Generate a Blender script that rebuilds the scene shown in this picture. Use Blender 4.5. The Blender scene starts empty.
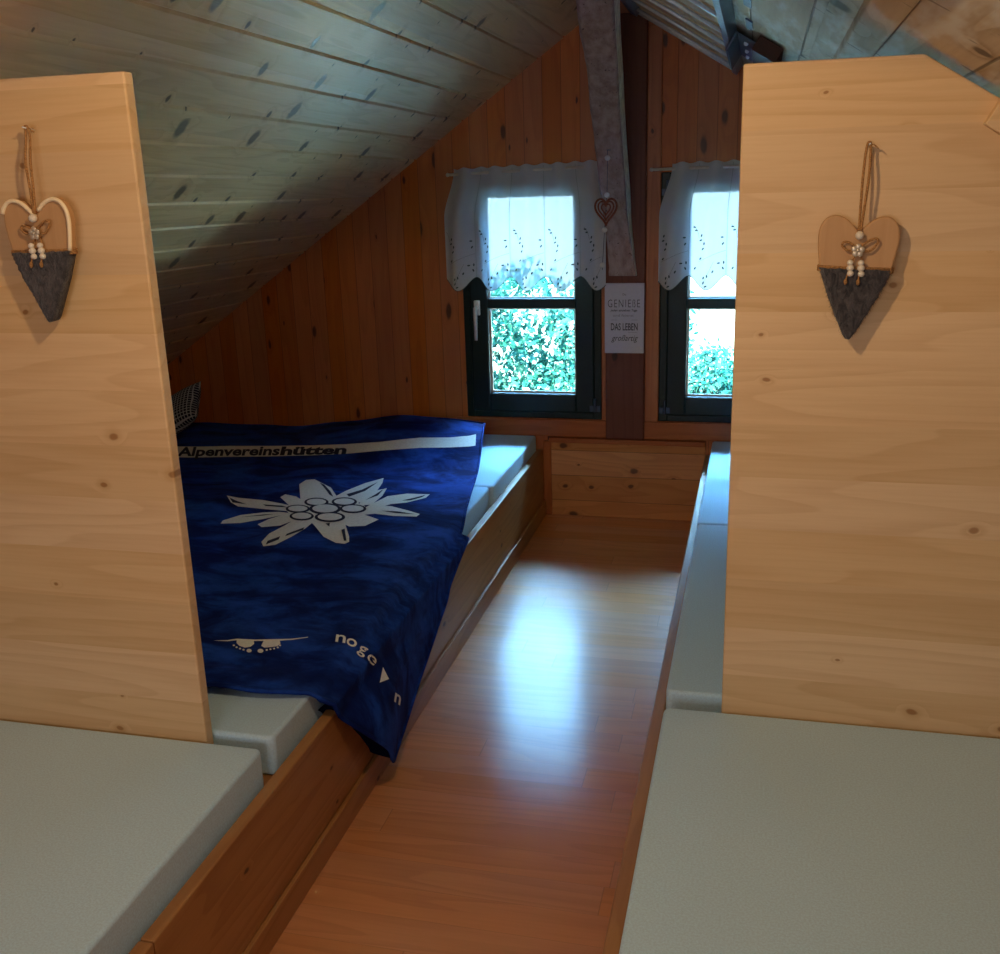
import bpy, bmesh, math, random
from mathutils import Vector, Matrix
random.seed(7)
S = bpy.context.scene
COL = S.collection
PI = math.pi

# ------------------------------------------------------------------ camera model (metres, z up, y = depth)
FPX = 1026.0
PITCH, YAW, ROLL = 0.284094218, -0.250651092, 0.0311381163
CAM = Vector((0, 0, 1.6))
fw = Vector((math.sin(YAW)*math.cos(PITCH), math.cos(YAW)*math.cos(PITCH), -math.sin(PITCH)))
rt = Vector((math.cos(YAW), -math.sin(YAW), 0))
dn = fw.cross(rt)
rt2 = math.cos(ROLL)*rt + math.sin(ROLL)*dn
dn2 = -math.sin(ROLL)*rt + math.cos(ROLL)*dn
def on(u, v, axis, val):            # point of the place seen at a measured spot, on the plane axis = val
    d = rt2*((u-500)/FPX) + dn2*((v-477)/FPX) + fw
    t = (val - CAM[axis]) / d[axis]
    return CAM + d*t

# ------------------------------------------------------------------ helpers
ORIG = {}
def obj(name, verts, faces, mat, parent=None, smooth=False):
    o0 = ORIG.get(parent.name, Vector((0,0,0))) if parent else Vector((0,0,0))
    me = bpy.data.meshes.new(name)
    me.from_pydata([tuple(Vector(v)-o0) for v in verts], [], faces)
    me.update()
    o = bpy.data.objects.new(name, me); COL.objects.link(o)
    mats = mat if isinstance(mat, (list, tuple)) else [mat]
    for m in mats: me.materials.append(m)
    if smooth:
        for p in me.polygons: p.use_smooth = True
    if parent: o.parent = parent
    ORIG[o.name] = o0
    return o
def tag(o, label=None, cat=None, group=None, kind=None):
    if label: o['label'] = label
    if cat: o['category'] = cat
    if group: o['group'] = group
    if kind: o['kind'] = kind
    return o
def thing(name, loc, label=None, cat=None, group=None, kind=None):
    o = bpy.data.objects.new(name, None); COL.objects.link(o)
    o.location = loc; o.empty_display_size = .05
    ORIG[o.name] = Vector(loc)
    return tag(o, label, cat, group, kind)

class MB:
    def __init__(s): s.v = []; s.f = []
    def add(s, v, f):
        n = len(s.v); s.v += [tuple(p) for p in v]; s.f += [tuple(i+n for i in q) for q in f]; return s
    def box(s, a, b, bev=0.0, seg=2):
        bm = bmesh.new(); bmesh.ops.create_cube(bm, size=1)
        a = Vector(a); b = Vector(b); c = (a+b)/2; d = b-a
        for v in bm.verts: v.co = Vector((v.co.x*d.x, v.co.y*d.y, v.co.z*d.z)) + c
        if bev > 0: bmesh.ops.bevel(bm, geom=bm.edges[:], offset=bev, segments=seg, profile=.5, affect='EDGES')
        return s.bm(bm)
    def bm(s, bm):
        bm.verts.ensure_lookup_table(); bm.verts.index_update()
        s.add([v.co.copy() for v in bm.verts], [[v.index for v in f.verts] for f in bm.faces]); bm.free(); return s
    def tube(s, pts, r, n=8, cap=True):
        pts = [Vector(p) for p in pts]; rs = r if isinstance(r, (list, tuple)) else [r]*len(pts)
        base = len(s.v); up = None
        for i, p in enumerate(pts):
            t = (pts[min(i+1, len(pts)-1)] - pts[max(i-1, 0)]).normalized()
            if up is None: up = t.orthogonal().normalized()
            up = (up - t*up.dot(t)).normalized(); w = t.cross(up)
            for k in range(n):
                a = 2*PI*k/n; s.v.append(tuple(p + (up*math.cos(a) + w*math.sin(a))*rs[i]))
        for i in range(len(pts)-1):
            for k in range(n):
                s.f.append((base+i*n+k, base+i*n+(k+1) % n, base+(i+1)*n+(k+1) % n, base+(i+1)*n+k))
        if cap:
            s.f.append(tuple(base+k for k in reversed(range(n)))); s.f.append(tuple(base+(len(pts)-1)*n+k for k in range(n)))
        return s
    def ball(s, c, r, seg=12, sq=(1,1,1)):
        bm = bmesh.new(); bmesh.ops.create_uvsphere(bm, u_segments=seg, v_segments=max(6, seg//2+2), radius=1)
        for v in bm.verts: v.co = Vector((v.co.x*r*sq[0], v.co.y*r*sq[1], v.co.z*r*sq[2])) + Vector(c)
        return s.bm(bm)
    def prism(s, poly, d, bev=0.0, seg=2):      # 3-D polygon pushed along d
        bm = bmesh.new(); d = Vector(d)
        a = [bm.verts.new(p) for p in poly]; b = [bm.verts.new(Vector(p)+d) for p in poly]
        bm.faces.new(a); bm.faces.new(list(reversed(b))); n = len(poly)
        for i in range(n): bm.faces.new((a[(i+1) % n], a[i], b[i], b[(i+1) % n]))
        bmesh.ops.recalc_face_normals(bm, faces=bm.faces[:])
        if bev > 0:
            es = [e for e in bm.edges if e.calc_face_angle(0) > .4]
            bmesh.ops.bevel(bm, geom=es, offset=bev, segments=seg, profile=.5, affect='EDGES')
        bmesh.ops.triangulate(bm, faces=[f for f in bm.faces if len(f.verts) > 4])
        return s.bm(bm)
    def build(s, name, mat, parent=None, smooth=False): return obj(name, s.v, s.f, mat, parent, smooth)

def lerp(a, b, t): return a + (b-a)*t
def sstep(a, b, x):
    t = max(0, min(1, (x-a)/(b-a))); return t*t*(3-2*t)
def interp(tab, x):
    if x <= tab[0][0]: return tab[0][1]
    for (x0, y0), (x1, y1) in zip(tab, tab[1:]):
        if x <= x1: return lerp(y0, y1, (x-x0)/(x1-x0))
    return tab[-1][1]
def catmull(P, n=8):
    P = [Vector(p) for p in P]; out = []
    for i in range(len(P)-1):
        p0 = P[max(i-1, 0)]; p1 = P[i]; p2 = P[i+1]; p3 = P[min(i+2, len(P)-1)]
        for k in range(n):
            t = k/n
            out.append(.5*((2*p1) + (p2-p0)*t + (2*p0-5*p1+4*p2-p3)*t*t + (3*p1-p0-3*p2+p3)*t**3))
    out.append(P[-1]); return out

# ------------------------------------------------------------------ materials
class NT:
    def __init__(s, name):
        s.m = bpy.data.materials.new(name); s.m.use_nodes = True
        s.t = s.m.node_tree; s.t.nodes.clear()
        s.out = s.n('ShaderNodeOutputMaterial')
    def n(s, ty, **k):
        x = s.t.nodes.new(ty)
        for a, b in k.items(): setattr(x, a, b)
        return x
    def l(s, a, b): s.t.links.new(a, b)
    def put(s, sock, v):
        if isinstance(v, bpy.types.NodeSocket): s.l(v, sock)
        else: sock.default_value = v
    def math(s, op, a, b=0.0, c=0.0):
        x = s.n('ShaderNodeMath', operation=op)
        s.put(x.inputs[0], a); s.put(x.inputs[1], b); s.put(x.inputs[2], c); return x.outputs[0]
    def comb(s, a, b, c):
        x = s.n('ShaderNodeCombineXYZ')
        for i, v in enumerate((a, b, c)): s.put(x.inputs[i], v)
        return x.outputs[0]
    def noise(s, vec, scale=1, detail=3, rough=.5, dist=0):
        x = s.n('ShaderNodeTexNoise'); s.l(vec, x.inputs['Vector'])
        x.inputs['Scale'].default_value = scale; x.inputs['Detail'].default_value = detail
        x.inputs['Roughness'].default_value = rough; x.inputs['Distortion'].default_value = dist
        return x.outputs['Fac']
    def ramp(s, v, a, b, lo=0.0, hi=1.0):
        x = s.n('ShaderNodeMapRange', interpolation_type='SMOOTHSTEP'); s.put(x.inputs[0], v)
        for i, k in enumerate((a, b, lo, hi)): s.put(x.inputs[i+1], k)
        return x.outputs[0]
    def mix(s, f, a, b, mode='MIX'):
        x = s.n('ShaderNodeMix', data_type='RGBA', blend_type=mode)
        s.put(x.inputs[0], f)
        for i, c in ((6, a), (7, b)):
            s.put(x.inputs[i], c if isinstance(c, bpy.types.NodeSocket) else (*c[:3], 1))
        return x.outputs[2]
    def xyz(s):
        tc = s.n('ShaderNodeTexCoord'); sp = s.n('ShaderNodeSeparateXYZ'); s.l(tc.outputs['Object'], sp.inputs[0])
        return tc.outputs['Object'], sp.outputs
    def bsdf(s, col, rough=.5, bump=None, bstr=.2, bdist=.01, spec=.5, metal=0, sheen=0, coat=0):
        p = s.n('ShaderNodeBsdfPrincipled')
        s.put(p.inputs['Base Color'], col if isinstance(col, bpy.types.NodeSocket) else (*col[:3], 1))
        s.put(p.inputs['Roughness'], rough); p.inputs['Specular IOR Level'].default_value = spec
        p.inputs['Metallic'].default_value = metal; p.inputs['Sheen Weight'].default_value = sheen
        p.inputs['Coat Weight'].default_value = coat; p.inputs['Coat Roughness'].default_value = .36
        if bump is not None:
            b = s.n('ShaderNodeBump'); b.inputs['Strength'].default_value = bstr; b.inputs['Distance'].default_value = bdist
            s.l(bump, b.inputs['Height']); s.l(b.outputs[0], p.inputs['Normal'])
        s.l(p.outputs[0], s.out.inputs[0]); return p

def wood(name, base, dark, grain='x', across='y', plank=.1, groove=0, knots=.35, knotcol=None, knot_r=.13, kscale=(4, 6), rough=.5,
         tint=.25, lines=.5, bstr=.25, spec=.4, weather=0, joint=0, coat=0, kasp=0):
    k = NT(name); vec, o = k.xyz(); ix = 'xyz'.index
    a = o[ix(grain)]; b = o[ix(across)]; c = o[3-ix(grain)-ix(across)]
    pb = k.math('ADD', k.math('DIVIDE', b, plank), 100.37)
    idx = k.math('FLOOR', pb); fr = k.math('FRACT', pb)
    if joint:                                  # staggered ends of floor strips
        w0 = k.n('ShaderNodeTexWhiteNoise', noise_dimensions='1D'); k.l(idx, w0.inputs['W'])
        pa = k.math('ADD', k.math('DIVIDE', a, joint), k.math('MULTIPLY', w0.outputs[0], 9.0))
        fa = k.math('FRACT', pa); idx = k.math('ADD', idx, k.math('MULTIPLY', k.math('FLOOR', pa), 17.3))
    wn = k.n('ShaderNodeTexWhiteNoise', noise_dimensions='1D'); k.l(idx, wn.inputs['W'])
    r = wn.outputs[0]
    a2 = k.math('ADD', a, k.math('MULTIPLY', r, 23.0)); b2 = k.math('ADD', b, k.math('MULTIPLY', r, 5.0))
    V = lambda sa, sb, sc: k.comb(k.math('MULTIPLY', a2, sa), k.math('MULTIPLY', b2, sb), k.math('MULTIPLY', c, sc))
    # knots
    vo = k.n('ShaderNodeTexVoronoi', feature='F1', voronoi_dimensions='2D'); vo.inputs['Scale'].default_value = 1
    wob = k.noise(V(14, 30, 5), 1, 2)
    kv = k.comb(k.math('ADD', k.math('MULTIPLY', a2, kscale[0]), k.math('MULTIPLY', wob, .12)), k.math('MULTIPLY', b2, kscale[1]), 0.0)
    k.l(kv, vo.inputs['Vector'])
    sep = k.n('ShaderNodeSeparateColor'); k.l(vo.outputs['Color'], sep.inputs[0])
    has = k.math('GREATER_THAN', sep.outputs[0], 1-knots)
    rad = k.math('MULTIPLY', k.math('ADD', sep.outputs[1], .3), knot_r)
    dist = vo.outputs['Distance']
    if kasp:                                   # spike knots lined up over neighbouring boards
        vo.inputs['Randomness'].default_value = .62
        kv = k.comb(k.math('ADD', k.math('ADD', k.math('MULTIPLY', a, kscale[0]), k.math('MULTIPLY', b, kscale[0]*.45)), k.math('MULTIPLY', wob, .10)), k.math('MULTIPLY', b, kscale[1]), 0.0)
        k.l(kv, vo.inputs['Vector'])
        sub = k.n('ShaderNodeVectorMath', operation='SUBTRACT'); k.l(kv, sub.inputs[0]); k.l(vo.outputs['Position'], sub.inputs[1])
        sc = k.n('ShaderNodeVectorMath', operation='MULTIPLY'); k.l(sub.outputs[0], sc.inputs[0]); sc.inputs[1].default_value = (kasp, 1, 1)
        ln = k.n('ShaderNodeVectorMath', operation='LENGTH'); k.l(sc.outputs[0], ln.inputs[0]); dist = ln.outputs['Value']
        rad = k.math('MULTIPLY', k.math('ADD', k.math('POWER', sep.outputs[1], 2.0), .15), knot_r)
    km = k.math('MULTIPLY', k.ramp(k.math('DIVIDE', dist, rad), .55, 1.1, 1, 0), has)
    halo = k.math('MULTIPLY', k.ramp(k.math('DIVIDE', dist, rad), .8, 3.2, 1, 0), has)
    # growth lines bend round the knots
    n1 = k.noise(V(.55, 6, 6), 1, 2, .45)
    rings = k.math('FRACT', k.math('ADD', k.math('MULTIPLY', n1, 11.0), k.math('MULTIPLY', halo, .9)))
    rings = k.math('MULTIPLY', k.ramp(rings, .25, 1.0), k.ramp(rings, .93, 1.0, 1, 0))
    fib = k.noise(V(5, 130, 130), 1, 3, .6)
    big = k.noise(V(.5, 5, 3), 1, 3, .5)
    f = k.math('ADD', k.math('MULTIPLY', rings, lines), k.math('MULTIPLY', k.ramp(fib, .35, .75), .22))
    f = k.math('ADD', f, k.math('MULTIPLY', k.ramp(big, .4, .7), .18))
    f = k.math('ADD', f, k.math('MULTIPLY', halo, .22))
    col = k.mix(k.math('MINIMUM', f, 1.0), base, dark)
    kc = knotcol or tuple(x*.35 for x in dark)
    col = k.mix(k.math('MULTIPLY', km, .85), col, kc)
    hv = k.n('ShaderNodeHueSaturation'); k.l(col, hv.inputs['Color'])
    k.put(hv.inputs['Value'], k.math('ADD', 1-tint, k.math('MULTIPLY', r, 2*tint)))
    k.put(hv.inputs['Saturation'], k.math('ADD', .93, k.math('MULTIPLY', k.math('FRACT', k.math('MULTIPLY', r, 7.7)), .14)))
    col = hv.outputs[0]
    h = k.math('ADD', k.math('MULTIPLY', fib, .3), k.math('MULTIPLY', rings, -.12))
    if weather:
        w = k.ramp(k.noise(V(1.6, 7, 5), 1, 4, .65), .48, .62)
        col = k.mix(k.math('MULTIPLY', w, weather), col, (.72, .73, .70))
        dash = k.ramp(k.noise(V(26, 6, 9), 1, 2, .6), .66, .7)
        col = k.mix(k.math('MULTIPLY', dash, .6), col, tuple(x*.3 for x in dark))
    if groove:
        e = k.math('ABSOLUTE', k.math('SUBTRACT', fr, .5))
        g = k.ramp(e, .5-groove*1.3, .5-groove*.4, 0, 1)
        if joint:
            e2 = k.math('ABSOLUTE', k.math('SUBTRACT', fa, .5)); g = k.math('MAXIMUM', g, k.ramp(e2, .4985, .4995, 0, .5))
        col = k.mix(k.math('MULTIPLY', g, .72), col, tuple(x*.22 for x in dark))
        h = k.math('SUBTRACT', h, k.math('MULTIPLY', g, 1.6))
    rr = k.math('ADD', rough, k.math('MULTIPLY', fib, .08))
    k.bsdf(col, rr, h, bstr, .004, spec, coat=coat)
    return k.m

def plain(name, col, rough=.5, metal=0, spec=.5, nscale=0, namt=.15, bstr=0, sheen=0, coat=0):
    k = NT(name); vec, o = k.xyz(); c = col; b = None
    if nscale:
        nz = k.noise(vec, nscale, 4, .6)
        c = k.mix(k.ramp(nz, .3, .7), tuple(x*(1-namt) for x in col), tuple(min(1, x*(1+namt)) for x in col)); b = nz
    k.bsdf(c, rough, b if bstr else None, bstr, .006, spec, metal, sheen, coat)
    return k.m

M = {}
M['partition'] = wood('partition pine', (.79, .56, .32), (.62, .385, .185), 'x', 'z', .118, 0, .36, (.36, .17, .06), .062, (5.2, 7.5), .48, .075, .34, .12)
M['gable'] = wood('varnished gable boards', (.52, .150, .038), (.36, .090, .022), 'z', 'x', .085, .016, .42, (.035, .010, .005), .12, (3.2, 9), .42, .11, .3, .3)
M['ceil'] = wood('ceiling boards', (.74, .50, .26), (.54, .31, .14), 'y', 'x', .1176, 0, .8, (.05, .025, .012), .30, (5.2, 8.6), .42, .12, .35, .22, kasp=2.3)
M['ceil_r'] = wood('weathered roof boards', (.58, .48, .34), (.38, .27, .16), 'y', 'x', .14, .02, .4, (.07, .045, .03), .14, (4, 6), .6, .12, .55, .5, weather=.8)
M['board'] = wood('bed board pine', (.42, .205, .072), (.30, .125, .040), 'y', 'z', .40, 0, .45, (.06, .025, .010), .06, (4, 8), .42, .06, .5, .25)
M['kick'] = wood('kick panel pine', (.64, .30, .11), (.48, .19, .062), 'x', 'z', .125, .014, .6, (.07, .022, .01), .09, (5, 7), .4, .12, .5, .3)
M['trimw'] = wood('varnished trim', (.46, .140, .040), (.30, .08, .022), 'x', 'z', .3, 0, .2, (.04, .012, .005), .12, (4, 6), .4, .08, .4, .25)
M['trimv'] = wood('varnished upright trim', (.46, .140, .040), (.30, .08, .022), 'z', 'x', .3, 0, .2, (.04, .012, .005), .12, (4, 6), .4, .08, .4, .25)
M['post'] = wood('dark stained post', (.16, .045, .026), (.10, .024, .014), 'z', 'x', .5, 0, .2, (.02, .008, .005), .1, (4, 6), .5, .05, .4, .3)
M['floor'] = wood('laminate floor', (.66, .275, .100), (.49, .185, .062), 'x', 'y', .098, .003, .0, None, .1, (4, 6), .14, .07, .45, .05, .5, joint=1.28, coat=.45)
M['slat'] = wood('beige slats', (.80, .60, .36), (.62, .42, .22), 'x', 'y', .5, 0, .1, None, .1, (4, 6), .5, .05, .5, .2)

# rough hewn timber
k = NT('hewn timber'); vec, o = k.xyz()
sc = k.comb(k.math('MULTIPLY', o[0], 30), k.math('MULTIPLY', o[1], 30), k.math('MULTIPLY', o[2], 9))
n1 = k.noise(sc, 1, 5, .65); n2 = k.noise(vec, 55, 4, .7)
c = k.mix(k.ramp(n1, .3, .7), (.29, .195, .175), (.46, .35, .32))
c = k.mix(k.ramp(n2, .62, .7), c, (.035, .02, .016))
k.bsdf(c, .8, k.math('ADD', n1, k.math('MULTIPLY', n2, .6)), .8, .008, .2); M['hewn'] = k.m
M['sawn'] = plain('sawn pale edge', (.85, .80, .66), .7, nscale=30, namt=.25, bstr=.2)

# mattress cover: fine woven cloth
def cloth(name, col, wsc=900, sheen=.2):
    k = NT(name); vec, o = k.xyz()
    nz = k.noise(vec, 240, 2, .7); big = k.noise(vec, 2.5, 3, .5)
    c = k.mix(k.ramp(nz, .3, .7), tuple(x*.90 for x in col), tuple(min(1, x*1.08) for x in col))
    c = k.mix(k.math('MULTIPLY', k.ramp(big, .35, .7), .12), c, tuple(x*.75 for x in col))
    k.bsdf(c, .9, k.math('ADD', k.math('MULTIPLY', nz, .4), k.math('MULTIPLY', k.noise(vec, 9, 3), 1.2)), .18, .004, .15, sheen=sheen)
    return k.m
M['mattress'] = cloth('grey mattress cover', (.52, .75, .93))
# navy fleece with patches of nap brushed the other way
k = NT('navy fleece'); vec, o = k.xyz()
st = k.comb(k.math('MULTIPLY', o[0], 3.2), k.math('MULTIPLY', o[1], 6.0), k.math('MULTIPLY', o[2], 4.0))
n1 = k.noise(st, 1, 5, .62, .7); n2 = k.noise(vec, 320, 2, .7); n3 = k.noise(vec, 26, 3, .6)
c = k.mix(k.ramp(n1, .38, .68), (.004, .013, .115), (.018, .080, .46))
c = k.mix(k.math('MULTIPLY', k.ramp(n3, .45, .75), .35), c, (.002, .006, .05))
k.bsdf(c, .75, k.math('ADD', k.math('MULTIPLY', n2, .5), k.math('MULTIPLY', n3, .7)), .35, .006, .06, sheen=.0); M['navy'] = k.m
M['hollow_shade'] = plain('fleece hollow shade', (.002, .004, .022), .95, nscale=200, namt=.2, spec=.03)  # near-black colour stands in for shade under the hanging corner
M['print'] = plain('printed white fleece', (.88, .86, .82), .9, nscale=120, namt=.08, bstr=.15)
M['ink'] = plain('navy print', (.008, .012, .045), .9, nscale=120, namt=.1)
M['frame'] = plain('dark green window paint', (.004, .019, .019), .42, nscale=60, namt=.1, spec=.3)
M['metal'] = plain('brushed steel', (.80, .82, .84), .34, .3, nscale=90, namt=.08)
M['rod'] = plain('white enamelled rod', (.62, .62, .60), .35, 0, nscale=50, namt=.05)
M['rail'] = plain('blue grey steel rail', (.20, .26, .36), .38, .7, nscale=40, namt=.12)
M['darkmetal'] = plain('dark blue steel', (.05, .075, .12), .45, .6, nscale=40, namt=.12)
M['darkwood'] = plain('dark stained block', (.055, .018, .010), .6, nscale=30, namt=.25, bstr=.2)
M['card'] = plain('lilac white card', (.56, .57, .68), .7, nscale=80, namt=.03)
M['letter'] = plain('grey print on card', (.03, .03, .05), .8, nscale=80, namt=.1)
M['letter2'] = plain('pale print on card', (.22, .22, .28), .8, nscale=80, namt=.1)
M['twine'] = plain('jute twine', (.40, .205, .075), .9, nscale=350, namt=.4, bstr=.5)
M['bead'] = plain('white painted bead', (.78, .72, .62), .35, nscale=70, namt=.06)
M['heartwood'] = wood('heart wood', (.56, .34, .175), (.46, .26, .12), 'z', 'x', .6, 0, 0, None, .1, (4, 6), .55, .03, .25, .1)
M['lit_edge_tone'] = plain('lit heart edge tone', (.95, .80, .55), .5, nscale=60, namt=.05)  # pale colour stands in for light on the heart's thickness
k = NT('grey fur felt'); vec, o = k.xyz()
st = k.comb(k.math('MULTIPLY', o[0], 90), k.math('MULTIPLY', o[1], 90), k.math('MULTIPLY', o[2], 45))
n1 = k.noise(st, 1, 5, .7, 1.0)
k.bsdf(k.mix(k.ramp(n1, .3, .7), (.022, .022, .030), (.115, .105, .115)), .95, n1, .9, .012, .1, sheen=.3); M['felt'] = k.m
M['charm'] = plain('silver flower', (.62, .55, .45), .4, .5, nscale=60, namt=.1)
M['rust'] = plain('rusty red metal', (.20, .062, .035), .6, .4, nscale=90, namt=.3, bstr=.2)
k = NT('crystal bead'); vec, o = k.xyz()
g = k.n('ShaderNodeBsdfGlass'); g.inputs['IOR'].default_value = 1.5; g.inputs['Color'].default_value = (.95, .98, 1, 1)
gl = k.n('ShaderNodeBsdfDiffuse'); gl.inputs[0].default_value = (.85, .9, .92, 1)
mx = k.n('ShaderNodeMixShader'); mx.inputs[0].default_value = .7
k.l(g.outputs[0], mx.inputs[1]); k.l(gl.outputs[0], mx.inputs[2]); k.l(mx.outputs[0], k.out.inputs[0]); M['crystal'] = k.m
k = NT('window glass')
tr = k.n('ShaderNodeBsdfTransparent'); tr.inputs[0].default_value = (.93, .98, .97, 1)
gl = k.n('ShaderNodeBsdfGlossy'); gl.inputs['Roughness'].default_value = .02
fr = k.n('ShaderNodeFresnel'); fr.inputs[0].default_value = 1.45
mx = k.n('ShaderNodeMixShader'); k.l(fr.outputs[0], mx.inputs[0]); k.l(tr.outputs[0], mx.inputs[1]); k.l(gl.outputs[0], mx.inputs[2])
k.l(mx.outputs[0], k.out.inputs[0]); M['glass'] = k.m
# sheer curtain
k = NT('sheer curtain'); vec, o = k.xyz()
nz = k.noise(vec, 420, 2, .6)
df = k.n('ShaderNodeBsdfDiffuse'); df.inputs[0].default_value = (.74, .80, .86, 1)
tl = k.n('ShaderNodeBsdfTranslucent'); tl.inputs[0].default_value = (.30, .52, .74, 1)
tp = k.n('ShaderNodeBsdfTransparent'); tp.inputs[0].default_value = (.86, .95, 1, 1)
m1 = k.n('ShaderNodeMixShader'); m1.inputs[0].default_value = .20; k.l(df.outputs[0], m1.inputs[1]); k.l(tl.outputs[0], m1.inputs[2])
m2 = k.n('ShaderNodeMixShader'); k.l(k.ramp(nz, .3, .7, .17, .22), m2.inputs[0]); k.l(m1.outputs[0], m2.inputs[1]); k.l(tp.outputs[0], m2.inputs[2])
k.l(m2.outputs[0], k.out.inputs[0]); M['sheer'] = k.m
M['stitch'] = plain('grey green stitching', (.045, .085, .10), .8, nscale=100, namt=.2)
M['seam'] = plain('grey seam', (.30, .40, .45), .8, nscale=80, namt=.1)
# checked pillow
k = NT('navy check'); vec, o = k.xyz()
g1 = k.math('GREATER_THAN', k.math('FRACT', k.math('MULTIPLY', o[0], 62)), .74)
g2 = k.math('GREATER_THAN', k.math('FRACT', k.math('MULTIPLY', o[2], 62)), .74)
k.bsdf(k.mix(k.math('MAXIMUM', g1, g2), (.012, .022, .06), (.50, .55, .62)), .9, spec=.1); M['check'] = k.m
# foliage, bark, meadow
k = NT('leaves'); vec, o = k.xyz()
nz = k.noise(vec, 3.5, 3, .6); nn = k.noise(vec, 22, 2, .6)
c = k.mix(k.ramp(nz, .35, .65), (.0012, .0115, .008), (.006, .026, .0185))
c = k.mix(k.ramp(nn, .55, .7), c, (.033, .052, .042))
p = k.n('ShaderNodeBsdfDiffuse'); k.l(c, p.inputs[0])
t = k.n('ShaderNodeBsdfTranslucent'); k.l(c, t.inputs[0])
mx = k.n('ShaderNodeMixShader'); mx.inputs[0].default_value = .35; k.l(p.outputs[0], mx.inputs[1]); k.l(t.outputs[0], mx.inputs[2])
k.l(mx.outputs[0], k.out.inputs[0]); M['leaf'] = k.m
M['bark'] = plain('bark', (.10, .07, .05), .9, nscale=20, namt=.3, bstr=.4)
M['meadow'] = plain('meadow', (.48, .46, .34), .95, nscale=2, namt=.3)

# ------------------------------------------------------------------ the room
GY = 4.734                                   # gable wall face
XL, XR = -3.12, 1.80
RX, RZ = -.63, 2.337                         # ridge at the gable
dL = Vector((.02, 1, -.015)); dR = Vector((0, 1, -.015))
SL, SR = .691, -.61
def roofL(x, y): t = y-GY; return RZ + SL*((x-dL.x*t)-RX) + dL.z*t
def roofR(x, y): t = y-GY; return RZ + SR*(x-RX) + dR.z*t
YF = -1.5

tag(MB().box((XL, YF, -.06), (XR, GY+.12, 0)).build('floor', M['floor']), kind='structure')

# gable wall with two window openings
W1 = (-1.365, -.702, .478, 1.60); W2 = (-.437, .226, .478, 1.60)
def gable():
    mb = MB(); xs = [XL, W1[0], W1[1], W2[0], W2[1], XR]; T = .12
    def slab(poly): mb.prism([(x, GY, z) for x, z in poly], (0, T, 0))
    top = lambda x: (roofL(x, GY) if x < RX else roofR(x, GY)) + .02
    def column(x0, x1, z0):
        ps = [(x0, z0), (x1, z0), (x1, top(x1))]
        if x0 < RX < x1: ps.append((RX, top(RX)))
        ps.append((x0, top(x0))); slab(ps)
    column(XL, W1[0], 0); column(W1[1], W2[0], 0); column(W2[1], XR, 0)
    for W in (W1, W2):
        slab([(W[0], 0), (W[1], 0), (W[1], W[2]), (W[0], W[2])]); column(W[0], W[1], W[3])
    return mb
tag(gable().build('wall_back', M['gable']), kind='structure')
tag(MB().box((XL-.1, YF, 0), (XL, GY+.12, roofL(XL, YF)+.05)).build('wall_left', M['gable']), kind='structure')
tag(MB().box((XR, YF, 0), (XR+.1, GY+.12, roofR(XR, YF)+.02)).build('wall_right', M['gable']), kind='structure')
tag(MB().box((XL-.1, YF-.1, 0), (XR+.1, YF, 2.75)).build('wall_front', M['gable']), kind='structure')

# left slope: real tongue-and-groove boards with V grooves
def ceil_left():
    w = .1176; g = .0055; dp = .007; prof = []
    x = XL-.12
    nrm = Vector((-SL, 0, 1)).normalized()
    n0 = math.floor((x-RX)/w)
    i = n0
    while RX+i*w < RX+.35:
        x0 = RX+i*w
        for xx, dd in ((x0, dp), (x0+g, 0), (x0+w-g, 0)):
            base = Vector((xx, GY, RZ+SL*(xx-RX))); prof.append(base + nrm*dd)
        i += 1
    v = []; f = []
    ya = (YF-.1)-GY; yb = .13
    for p in prof: v.append(p + dL*ya); v.append(p + dL*yb)
    for q in range(len(prof)-1): f.append((2*q, 2*q+1, 2*q+3, 2*q+2))
    return v, f
v, f = ceil_left()
n = len(v)
v2 = []; f2 = []
xa, xb = RX-.25, XR+.15
for y in (YF-.1, GY+.13):
    v2 += [(xa, y, roofR(xa, y)), (xb, y, roofR(xb, y))]
f2 = [(n+0, n+1, n+3, n+2)]
ce = obj('ceiling', v+v2, f+f2, [M['ceil'], M['ceil_r']])
ce.data.polygons[len(f)].material_index = 1
tag(ce, kind='structure')

# battens along the right slope (one wide raised board and its edge)
def batten(x0, x1, th, y0=YF, y1=GY):
    mb = MB(); up = .004
    a = [(x0, y0, roofR(x0, y0)+up), (x1, y0, roofR(x1, y0)+up), (x1, y0, roofR(x1, y0)-th), (x0, y0, roofR(x0, y0)-th)]
    return mb.prism(a, dR*(y1-y0), .004)
tag(batten(.165, .222, .022).build('trim_1', M['ceil_r']), kind='structure')
tag(batten(.222, .60, .006).build('trim_2', M['ceil_r']), kind='structure')
tag(batten(-.09, .112, .010, YF, 3.30).build('trim_3', M['ceil_r']), kind='structure')

# casing strips round the windows, sill boards, post
tag(MB().box((-1.42, GY-.014, .392), (-.676, GY, .476), .004).build('trim_4', M['trimw']), kind='structure')
tag(MB().box((-.506, GY-.014, .392), (.30, GY, .476), .004).build('trim_5', M['trimw']), kind='structure')
tag(MB().box((-.702, GY-.012, .477), (-.680, GY, 2.20), .003).build('trim_6', M['trimv']), kind='structure')
tag(MB().box((-.500, GY-.016, .477), (-.437, GY, 2.20), .004).build('trim_7', M['trimv']), kind='structure')
post = MB().box((-.680, GY-.035, .392), (-.500, GY+.02, 2.25), .006).build('timber_post', M['post'])
tag(post, 'dark reddish brown square post between the two windows', 'post')
kp = thing('kick_panel', (-.58, GY-.03, 0), 'low varnished pine board panel closing the aisle under the windows', 'panel')
MB().box((-.962, GY-.026, .0), (-.215, GY-.001, .371), .004).build('board_panel', M['kick'], kp)
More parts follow.
